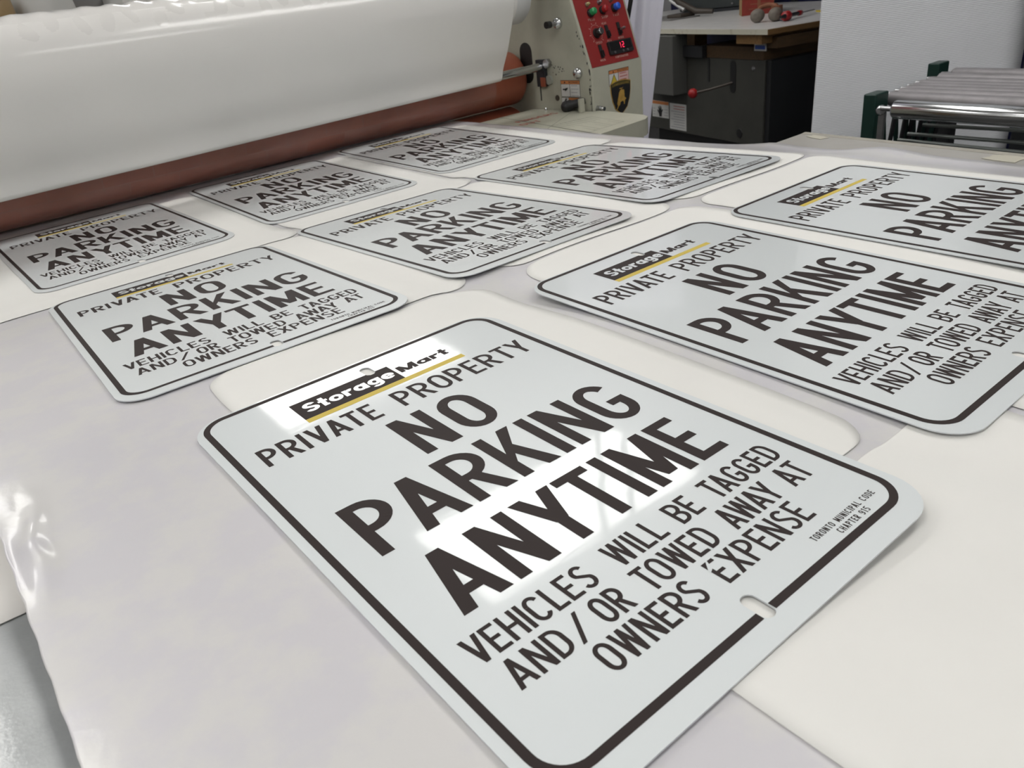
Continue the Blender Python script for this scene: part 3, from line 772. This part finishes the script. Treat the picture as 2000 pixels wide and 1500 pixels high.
disp = b.build('temperature_display', panel)
b = MB()
def seg(u, z, on, w=.0070, h=.0140, t=.0016):
    S = {'t': (0, h-t, w, h), 'm': (0, h/2-t/2, w, h/2+t/2), 'b': (0, 0, w, t), 'tl': (0, h/2, t, h), 'tr': (w-t, h/2, w, h), 'bl': (0, 0, t, h/2), 'br': (w-t, 0, w, h/2)}
    for k in on:
        x0, y0, x1, y1 = S[k]; e = .0002
        b.add([slant(u+x, z+y, .0077) for x, y in ((x0+e, y0+e), (x1-e, y0+e), (x1-e, y1-e), (x0+e, y1-e))], [[0, 1, 2, 3]], 'digit')
seg(.1190, .1105, ('tr', 'br')); seg(.1320, .1105, ('t', 'tr', 'm', 'bl', 'b')); b.build('digits', disp)

# infeed table
TT = -.0240
tb = MB()
out = [(UL, -.032), (UL, -.500), (-.30, -.492), (-.142, -.480), (-.060, -.4735), (-.032, -.458), (-.015, -.431), (.003, -.320), (.011, -.2600), (-.004, -.2600), (-.004, -.030)]
v, f = fill([out[::-1]], .019); tb.add([(a, c, d-.019+TT) for a, c, d in v], f, 'cream_paint')
tb.build('infeed_table', lam, bevel=.003)
b = MB(); zt = TT+.0003
def tl(p, q, w=.0015):
    p = Vector((p[0], p[1], 0)); q = Vector((q[0], q[1], 0)); d = (q-p).normalized(); nrm = Vector((-d.y, d.x, 0))*w/2
    b.add([(p-nrm).to_tuple()[:2]+(zt,), (q-nrm).to_tuple()[:2]+(zt,), (q+nrm).to_tuple()[:2]+(zt,), (p+nrm).to_tuple()[:2]+(zt,)], [[0, 1, 2, 3]], 'line_dark')
G = [(-.064, -.300), (-.0995, -.4422), (-.2276, -.4444), (-.1901, -.2856)]
for i in range(4): tl(G[i], G[(i+1) % 4])
for i in range(1, 9):
    s = i/9; a = (G[0][0]+(G[3][0]-G[0][0])*s, G[0][1]+(G[3][1]-G[0][1])*s); c = (G[1][0]+(G[2][0]-G[1][0])*s, G[1][1]+(G[2][1]-G[1][1])*s)
    k = 1 if i % 3 == 0 else .42
    tl(a, (a[0]+(c[0]-a[0])*k, a[1]+(c[1]-a[1])*k), .0012)
    if i % 3 == 1: tl((a[0]+(c[0]-a[0])*.65, a[1]+(c[1]-a[1])*.65), c, .0012)
tl((-.131, -.035), (-.2330, -.482), .0024); tl((-.021, -.194), (-.2145, -.3009), .0012); tl((-.2145, -.3009), (-.236, -.340), .0012)
def onto(u0, v0, a):
    c, s = math.cos(a), math.sin(a); return lambda x, y, d: (u0+x*c-y*s, v0+x*s+y*c, TT+.0002+d)
put(b, 'FINGERS', 0, .132, 0, .024, 'text_red', .0003, .17, .16, onto(-.175, -.158, -.085))
put(b, 'OUT', 0, .062, 0, .024, 'text_red', .0003, .17, .16, onto(-.202, -.202, -.09))
b.build('table_marking', lam)
MB().box(-.030, -.2350, TT, -.012, -.2275, .0100, 'cream_paint').build('stop_flange', lam, bevel=.0015)
b = MB(); b.lathe((-.018, -.1780, -.0100), (.25, -.5, .12), [(0, .0135), (.010, .0140), (.014, .0110), (.045, .0095), (.052, .0080)], 'black'); b.ball((-.020, -.1750, -.0110), .0150, 'black'); b.build('clamp_knob', lam)
MB().lathe((-.012, -.0880, TT), (0, 0, 1), [(0, .004), (.005, .004), (.007, .0025)], 'chrome', 14).build('table_screw', lam)

# rollers
RV, RZ, RR = .044, .0585, .0705
MB().lathe((UL, RV, RZ), (1, 0, 0), [(0, RR-.012), (.004, RR-.004), (.012, RR), (-UL-.026, RR), (-UL-.017, RR-.0015), (-UL-.010, RR-.0065), (-UL-.006, RR-.0135), (-UL-.005, RR-.022)], 'rubber_red', 64).build('upper_roller', lam)
MB().lathe((UL, RV, RZ-2*RR-.0030), (1, 0, 0), [(0, RR-.012), (.004, RR-.004), (.012, RR), (-UL-.030, RR), (-UL-.022, RR-.004), (-UL-.018, RR-.013)], 'rubber_red', 64).build('lower_roller', lam)
b = MB(); b.tube((UL-.02, RV, RZ), (.01, RV, RZ), .016, 'steel'); b.build('roller_shaft', lam)
b = MB(); b.tube((UL, -.0760, .0640), (-.004, -.0800, .0868), .0105, 'chrome', 28); b.build('idler_bar', lam)

# film roll with its web coming down to the idler bar
film = thing('film_roll', LO, 'large roll of glossy white laminating film hanging down over the red roller', 'film roll', rot=(0, 0, PHI))
RC = (-.094, .268); RF = .0745
vs = []; fs = []; NU = 150; NA = 72
rnd = random.Random(11)
ph = [rnd.uniform(0, 6.28) for _ in range(8)]
for i in range(NU+1):
    u = UL+.03+(-.150-(UL+.03))*i/NU
    for k in range(NA):
        a = 2*PI*k/NA
        # crinkles over the crown of the roll
        cr = max(0, math.sin(a-.10))**3
        d = cr*1.3*(.0016*math.sin(95*u+3.2*a+ph[0])*math.sin(37*u+ph[1])+.0011*math.sin(150*u-2*a+ph[2])+.0012*math.sin(61*u+ph[3])*math.sin(5*a+ph[4]))
        vs.append((u, RC[0]+(RF+d)*math.cos(a), RC[1]+(RF+d)*math.sin(a)))
for i in range(NU):
    for k in range(NA):
        j = (k+1) % NA; fs.append([i*NA+k, i*NA+j, (i+1)*NA+j, (i+1)*NA+k])
b = MB().add(vs, fs, 'roll_white', True)
b.add(vs[:NA], [list(range(NA))[::-1]], 'roll_white'); b.add(vs[-NA:], [list(range(NA))], 'roll_white')
b.build('roll_body', film)
b = MB(); b.lathe((-.150, RC[0], RC[1]), (1, 0, 0), [(0, .068), (.052, .068), (.054, .066)], 'tube_white', 56); b.build('inner_roll', film)
b = MB(); b.lathe((-.097, RC[0]+.006, RC[1]+.004), (1, 0, 0), [(0, .038), (.016, .038), (.018, .03), (.018, .016), (.095, .016)], 'steel', 40); b.build('chuck', film)
# web profile from the front of the roll down round the bar
web = [(-.094+RF*math.cos(math.radians(a)), .268+RF*math.sin(math.radians(a))) for a in (125, 140, 155, 168, 180, 190, 198)]
web += [(-.1570, .2230), (-.1480, .2030), (-.1360, .1760), (-.1240, .1480), (-.1090, .1230), (-.0970, .1035)]
web += [(-.0790+.0121*math.cos(math.radians(a)), .0847+.0121*math.sin(math.radians(a))) for a in (180, 205, 230, 255, 280, 305, 330, 350)]
vs = []; fs = []; NU2 = 60; NP = len(web)
for i in range(NU2+1):
    s = i/NU2; u = UL+.03+(-.158-(UL+.03))*s
    for j, (v, z) in enumerate(web):
        k = max(0, min(1, (z-.066)/.15)); drop = -.0212*(1-s)*(1-k)
        w = 0 if j < 5 else .0006*math.sin(9*u+.5*j)+.0004*math.sin(23*u+ph[5])
        vs.append((u, v-.0008+w+.0028*(1-s)*(1-k), z+drop))
for i in range(NU2):
    for j in range(NP-1): fs.append([i*NP+j, i*NP+j+1, (i+1)*NP+j+1, (i+1)*NP+j])
o = MB().add(vs, fs, 'film_white', True).build('film_web', film)
m = o.modifiers.new('thickness', 'SOLIDIFY'); m.thickness = .0006; m.offset = 0
m = o.modifiers.new('smooth', 'SUBSURF'); m.levels = m.render_levels = 2
# clear film over the roller face
vs = []; fs = []; uv = []; NS = 26; NUC = 40
for i in range(NUC+1):
    u = UL+.03+(-.128-(UL+.03))*i/NUC
    for k in range(NS+1):
        a = math.radians(115+(262-115)*k/NS); r = RR+.0012+.0003*math.sin(40*u+3*a)
        vs.append((u, RV+r*math.cos(a), RZ+r*math.sin(a))); uv.append((u, k/NS*.25))
for i in range(NUC):
    for k in range(NS): fs.append([i*(NS+1)+k, i*(NS+1)+k+1, (i+1)*(NS+1)+k+1, (i+1)*(NS+1)+k])
o = MB().add(vs, fs, 'clear_film', True).build('clear_film', film)
ul = o.data.uv_layers.new(name='uv')
for lp in o.data.loops: ul.data[lp.index].uv = uv[lp.vertex_index]

# ------------------------------------------------------------------ things behind the laminator, seen over the roll
o = MB().lathe((.02, 2.35, FZ), (0, 0, 1), [(0, .16), (1.20, .16), (1.30, .155), (1.305, .12)], 'brown_wrap', 32).build('wrapped_roll')
tag(o, 'brown paper wrapped roll standing behind the white film roll', 'roll')
b = MB(); vs = []; fs = []
for j in range(15):
    z = FZ+1.42*j/14
    for i in range(24):
        a = 2*PI*i/24; r = .085*(1+.10*math.sin(3*a+j*.7)+.06*math.sin(7*a-j*1.1))*(1 if j < 13 else .8)
        vs.append((.265+r*math.cos(a), 2.42+.8*r*math.sin(a), z))
for j in range(14):
    for i in range(24): k = (i+1) % 24; fs.append([j*24+i, j*24+k, (j+1)*24+k, (j+1)*24+i])
b.add(vs, fs, 'bag_white', True); b.add(vs[-24:], [list(range(24))], 'bag_white'); b.add(vs[:24], [list(range(24))[::-1]], 'bag_white')
tag(b.build('plastic_bag'), 'crumpled white plastic bag standing beside the brown wrapped roll', 'bag')
tag(MB().box(.34, 2.52, FZ, .47, 2.9, .62, 'bag_grey').build('grey_cabinet', bevel=.004), 'dark grey cabinet behind the film roll, between bag and white carton', 'cabinet')
b = MB(); b.box(.455, 2.30, FZ, .72, 2.52, .40, 'label_white'); o = b.build('white_carton', bevel=.004)
tag(o, 'tall pale white carton behind the film roll', 'box')
tag(MB().box(.74, 2.42, FZ, .95, 2.7, .42, 'dark_shelf').build('black_case', bevel=.004), 'black case standing beside the tall white carton', 'case')

# ------------------------------------------------------------------ hanging plastic film sheet beside the laminator
vs = []; fs = []; NXX = 48; NZ = 24
for j in range(NZ+1):
    z = FZ+1.75*j/NZ
    for i in range(NXX+1):
        s = i/NXX; l = -.42+.42*s
        wv = .012*math.sin(34*s+.4*math.sin(3*z))+.006*math.sin(71*s+2*z)
        x = 1.780+.10*z+l*.667; y = 1.435-.112*z-l*.745
        vs.append((x+.745*wv, y+.667*wv, z))
for j in range(NZ):
    for i in range(NXX): fs.append([j*(NXX+1)+i, j*(NXX+1)+i+1, (j+1)*(NXX+1)+i+1, (j+1)*(NXX+1)+i])
o = MB().add(vs, fs, 'hang_film', True).build('plastic_curtain'); o.modifiers.new('thickness', 'SOLIDIFY').thickness = .002
tag(o, 'bluish white plastic film sheet hanging beside the laminator cabinet', 'plastic sheet')
b = MB(); b.path([(1.428, 1.150, .62), (1.424, 1.165, .50), (1.421, 1.180, .38), (1.419, 1.190, .28), (1.420, 1.196, .22), (1.424, 1.215, .17), (1.440, 1.270, .12), (1.45, 1.34, -.05), (1.45, 1.38, -.4), (1.46, 1.40, FZ+.01)], .0058, 'black')
tag(b.build('power_cable'), 'black cable hanging behind the laminator control panel', 'cable')

# ------------------------------------------------------------------ bench with machine below (own axes: x = away from the front edge, y = along the front to the left)
BA = math.radians(75-90)
BO = (2.181, 1.30, 0)
bench = thing('workbench', BO, 'white topped workbench with worn edge and brown wooden beams', 'workbench', rot=(0, 0, BA))
BT = .060
b = MB(); b.box(0, 0, BT-.017, .95, 1.65, BT, 'bench_white'); b.build('benchtop', bench)
b = MB(); b.box(-.004, -.002, BT-.0172, .0, 1.65, BT-.0005, 'bench_edge'); b.build('edge_strip', bench)
MB().box(-.002, -.006, BT-.0175, .95, 0, BT-.001, 'wood').build('side_edge', bench)
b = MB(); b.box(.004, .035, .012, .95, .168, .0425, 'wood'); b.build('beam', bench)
b = MB(); b.box(.05, .010, -.006, .95, .06, .030, 'wood_shaded'); b.build('beam', bench)
b = MB(); b.box(.05, .075, -.046, .90, .40, -.004, 'wood_shaded'); b.build('beam', bench)
b = MB(); b.box(.047, .062, -.016, .050, .124, .0075, 'label_white'); b.box(.0455, .068, -.010, .047, .118, .002, 'btn_blue'); o = b.build('price_label', bench); o['label'] = 'small blue and white label on the beam'
for y in (.12, 1.52): MB().box(.80, y, FZ, .88, y+.08, BT-.017, 'wood').build('leg', bench)

mach = thing('metal_shear', BO, 'dark grey floor standing machine with red lever ball under the bench', 'machine', rot=(0, 0, BA))
b = MB(); b.box(.052, .072, -.347, .62, .82, -.046, 'machine_grey'); b.box(.06, .05, -.347, .62, .072, -.047, 'machine_dark'); b.build('housing', mach, bevel=.004)
MB().box(.09, .10, FZ, .60, .80, -.347, 'black').build('plinth', mach)
MB().box(-.02, .528, -.186, .052, .735, .038, 'machine_box').build('motor_cover', mach, bevel=.004)
MB().box(.03, .402, -.045, .049, .527, -.004, 'machine_dark').build('shelf_plate', mach)
for (y, z0, z1, w, nm) in ((.243, -.165, -.052, .032, 'lever_slot'), (.389, -.135, -.047, .012, 'guide_slot')):
    v, f = fill([slot(y, (z0+z1)/2, w, z1-z0)], .0006); MB().add([(.051+c, a, d) for a, d, c in v], f, 'black').build(nm, mach)
lev = MB().path([(.06, .243, -.128), (-.02, .290, -.146), (-.06, .330, -.155)], .0045, 'cast_iron').build('lever', mach)
MB().ball((-.062, .335, -.156), .018, 'lever_red').build('lever_ball', lev)
MB().lathe((.052, .200, -.308), (-1, 0, 0), [(0, .017), (.002, .016)], 'black').build('knockout', mach)
MB().lathe((.052, .130, -.075), (-1, 0, 0), [(0, .008), (.004, .006)], 'steel', 12).build('screw_head', mach)
b = MB()
for y0, z0, y1, z1, m, d in ((.790, -.298, .665, -.230, 'label_white', .001), (.789, -.2435, .666, -.231, 'label_orange', .0016)):
    b.box(.052-d, y1, z0, .052, y0, z1, m)
b.add([(.0500, .752-a*.048, -.294+c*.046) for a, c in ((.35, 0), (.7, .02), (.75, .4), (.95, .65), (.88, .7), (.7, .55), (.66, .95), (.58, .96), (.55, .62), (.48, 1.0), (.40, .98), (.42, .62), (.28, .92), (.2, .88), (.3, .5), (.1, .62), (.05, .55), (.28, .25))], [list(range(18))], 'black')
for i in range(3):
    b.box(.0500, .768, -.262-.012*i-.002, .0512, .785, -.262-.012*i, 'label_grey'); b.box(.0500, .672, -.262-.012*i-.002, .0512, .698, -.262-.012*i, 'label_grey')
b.build('warning_label', mach)
b = MB(); b.box(.051, .540, -.337, .0521, .658, -.232, 'label_white')
for i in range(9): b.box(.0500, .550, -.328+.0105*i, .0512, .648-(.02 if i % 3 else 0), -.3255+.0105*i, 'text_red' if i > 6 else 'label_grey')
b.build('instruction_label', mach)

def on_bench(x, y): c, s = math.cos(BA), math.sin(BA); return (BO[0]+x*c-y*s, BO[1]+x*s+y*c, BT)
# carton
ct = thing('red_carton', on_bench(.44, .585), 'red and brown cardboard carton on the white bench top', 'box', rot=(0, 0, math.radians(41.5)))
MB().box(0, -.064, 0, .11, .064, .19, 'cardboard').build('carton_body', ct)
b = MB(); b.box(-.0015, -.063, .001, 0, .063, .062, 'box_red'); b.box(-.0022, -.048, .040, -.0014, .030, .043, 'rust'); b.box(-.0022, -.040, .022, -.0014, .036, .025, 'rust'); b.box(-.0024, -.010, .010, -.0014, .002, .060, 'rust'); b.build('printed_face', ct)
# ear defenders
ed = thing('ear_defenders', on_bench(.20, .240), 'worn pair of grey ear defenders with rust brown band beside the red carton', 'ear defenders', rot=(0, 0, math.radians(18)))
for y in (.036, -.030):
    c = MB(); c.lathe((-.030, y, .0235), (1, 0, 0), [(0, .008), (.003, .017), (.011, .0225), (.028, .0235), (.044, .0210), (.048, .015)], 'cup_grey', 24); c.build('ear_cup', ed)
b = MB(); b.path([(.005, .036, .042), (.02, .032, .049), (.032, .014, .052), (.038, -.004, .052), (.030, -.022, .049), (.005, -.030, .044)], [.006, .008, .009, .009, .008, .006], 'rust'); b.box(.0, -.042, .032, .04, -.012, .051, 'rust'); b.build('headband', ed)
# screwdriver
sdv = thing('screwdriver', on_bench(.222, .160), 'black screwdriver with a bright red collar lying at the bench front', 'screwdriver', rot=(0, 0, math.radians(2)))
p0 = Vector((-.062, -.010, .0180)); p1 = Vector((.255, .044, .0120))
dr = (p1-p0)
b = MB(); b.lathe(p0, dr, [(0, .005), (.035, .006), (.037, .008)], 'black'); b.lathe(p0+dr.normalized()*.072, dr, [(0, .007), (.085, .0065), (.090, .006)], 'black'); b.build('handle', sdv)
MB().lathe(p0+dr.normalized()*.037, dr, [(0, .008), (.004, .016), (.026, .017), (.032, .014), (.036, .007)], 'lever_red').build('collar', sdv)
MB().lathe(p0+dr.normalized()*.160, dr, [(0, .006), (.004, .009), (.026, .009), (.032, .004)], 'btn_red').build('ferrule', sdv)
MB().lathe(p0+dr.normalized()*.190, dr, [(0, .0026), (.125, .0026), (.135, .001)], 'steel', 10).build('shaft', sdv)
# grey equipment box, bracket
eq = thing('equipment_box', on_bench(.60, 1.08), 'dark grey metal equipment box at the back of the bench', 'equipment box', rot=(0, 0, math.radians(25)))
MB().box(0, -.17, .012, .25, .17, .30, 'equip_grey').build('casing', eq, bevel=.006)
MB().box(-.02, -.19, 0, .27, .15, .012, 'dark_shelf').build('base_plate', eq)
for y in (-.08, .12): MB().lathe((0, y, .03), (-1, 0, 0), [(0, .006), (.006, .005)], 'chrome', 10).build('screw_head', eq)
vz = thing('clamp_bracket', on_bench(.36, .985), 'rusty curved iron clamp bracket on the bench beside the grey box', 'clamp', rot=(0, 0, 0)); vz.location.z = BT+.0062
b = MB(); b.path([(.03, .085, .30), (.0, .090, .20), (-.01, .075, .12), (.0, .03, .06), (.03, -.04, .018), (.05, -.12, .012)], [.013, .014, .015, .015, .013, .010], 'cast_iron', 14); b.build('clamp_arm', vz)
b = MB(); b.path([(-.02, .16, .30), (-.022, .125, .15), (-.01, .07, .07), (0, .0, .028)], .008, 'light_steel'); b.path([(.06, -.02, .30), (.04, .06, .15)], .008, 'light_steel'); b.build('steel_strut', vz)
b = MB(); b.box(-.05, -.02, 0, .05, .06, .014, 'cast_iron'); b.build('foot', vz, bevel=.003)
tag(MB().box(.0, -.13, 0, .16, .13, .006, 'bag_grey').build('dark_mat', loc=on_bench(.26, 1.08), rot=(0, 0, BA)), 'dark grey mat on the bench under the clamp bracket', 'mat')
for i, (x, y, lb) in enumerate(((.40, .36, 'yellow offcut crumb near the screwdriver tip'), (.50, .30, 'yellow offcut crumb at the rear of the bench top'))):
    p = [(.028*math.cos(w)*(1+.3*math.sin(3*w+i)), .011*math.sin(w)) for w in [2*PI*k/9 for k in range(9)]]
    tag(MB().prism(p, 2, 0, .004, 'label_yellow').build('offcut', loc=on_bench(x, y), rot=(0, 0, .9)), lb, 'scrap', 'scraps on the bench')
# navy shelf behind the bench
sh = thing('blue_shelving', on_bench(.98, .6), 'navy blue panelled shelving behind the workbench', 'shelving', rot=(0, 0, BA)); sh.location.z = FZ
MB().box(0, -1.1, 0, .05, 1.4, 1.9, 'navy').build('back_panel', sh)
MB().box(-.10, -1.1, FZ*-1+.063, 0, -.10, FZ*-1+.135, 'dark_shelf').build('ledge', sh, bevel=.003)
for y in (-.55, .35): MB().box(-.02, y, .9, 0, y+.03, 1.9, 'dark_shelf').build('upright', sh)

# ------------------------------------------------------------------ white corrugated board
b = MB(); vs = []; fs = []
L = [(2.050, 1.035), (2.28, .898), (2.474, .784), (2.56, .738), (2.650, .690)]
for z0, lean in ((FZ, -.09), (1.45, .182)):
    for x, y in L: vs.append((x+lean*.85*.55, y+lean*.5*.2, z0))
n = len(L)
for i in range(n-1): fs.append([i, i+1, n+i+1, n+i])
o = b.add(vs, fs, 'flute_board').build('corrugated_board'); o.modifiers.new('thickness', 'SOLIDIFY').thickness = .006
tag(o, 'tall white corrugated plastic board leaning behind the roller conveyor', 'board')
tag(MB().box(2.58, .20, FZ, 2.78, .655, .8, 'machine_dark').build('grey_column', bevel=.004), 'dark grey post at the right edge behind the white board', 'post')

# ------------------------------------------------------------------ roller conveyor
cv = thing('roller_conveyor', (1.95, .45, FZ), 'green framed conveyor with grey steel rollers beside the white board', 'conveyor')
CH = FZ*-1   # part coordinates: z = height above floor
rx = (1.675, 1.790, 1.848, 1.892, 1.930, 1.970, 2.020, 2.090, 2.180)
for i, x in enumerate(rx):
    yl = .592 if i == 0 else .668+.003*i
    r = .0215 if i == 0 else .0180
    b = MB(); z = CH-.060-r if i else CH-.079
    b.lathe((x-1.95+.012*(i > 0), yl-.45, z), (-.10, -1, 0), [(0, .010), (.006, r*.92), (.010, r), (.70, r), (.704, r*.9)], 'chrome' if i == 0 else 'roller_grey', 24)
    b.lathe((x-1.95+.012*(i > 0)+.003, yl-.45+.03, z), (-.10, -1, 0), [(0, .006), (.03, .006)], 'steel', 10)
    b.build('roller', cv)
# green end plates / legs
def gleg(x, y, w, d, h, nm='frame_leg'):
    b = MB(); b.box(x-1.95-w/2, y-.45-d/2, 0, x-1.95+w/2, y-.45+d/2, h, 'green_paint'); return b.build(nm, cv, bevel=.004)
gleg(1.735, .668, .062, .034, CH-.052)
gleg(2.225, .748, .062, .034, CH-.050)
for x, y in ((1.735, -.06), (2.225, .03)): gleg(x, y, .062, .034, CH-.052)
b = MB(); b.box(1.690-1.95, .620-.45, CH-.20, 1.700-1.95, .634-.45, CH-.078, 'steel'); b.lathe((1.690-1.95, .627-.45, CH-.085), (-1, 0, 0), [(0, .012), (.010, .012), (.014, .006)], 'chrome', 12); b.lathe((1.690-1.95, .627-.45, CH-.165), (-1, 0, 0), [(0, .007), (.008, .006)], 'chrome', 12); b.build('end_bracket', cv)
# scissor struts below the left side of the rollers
for i, (x0, x1) in enumerate(((1.795, 1.86), (1.86, 1.92), (1.92, 1.955), (1.955, 2.015), (2.01, 2.06), (2.06, 2.12))):
    for s in (0, 1):
        a, c = (x0, x1) if s else (x1, x0)
        b = MB(); p = Vector((a-1.95, .672-.45+.004*s, CH-.095)); q = Vector((c-1.95, .672-.45+.004*s, CH-.42))
        d = .009
        b.add([p+Vector((-d, 0, 0)), p+Vector((d, 0, 0)), q+Vector((d, 0, 0)), q+Vector((-d, 0, 0)), p+Vector((-d, .004, 0)), p+Vector((d, .004, 0)), q+Vector((d, .004, 0)), q+Vector((-d, .004, 0))], [[0, 1, 2, 3], [7, 6, 5, 4], [0, 4, 5, 1], [1, 5, 6, 2], [2, 6, 7, 3], [3, 7, 4, 0]], 'green_paint' if s else 'machine_dark'); b.build('scissor_strut', cv)
b = MB(); b.box(2.14-1.95, .655-.45, CH-.45, 2.18-1.95, .69-.45, CH-.10, 'machine_dark'); b.build('frame_post', cv)
for (p, q) in (((1.985, .66, -.178), (2.06, -.02, -.196)), ((1.905, .66, -.186), (1.95, -.02, -.206)), ((1.845, .655, -.190), (1.86, -.02, -.214))):
    MB().tube((p[0]-1.95, p[1]-.45, p[2]+CH), (q[0]-1.95, q[1]-.45, q[2]+CH), .0050, 'rod_grey', 14).build('cross_rod', cv)
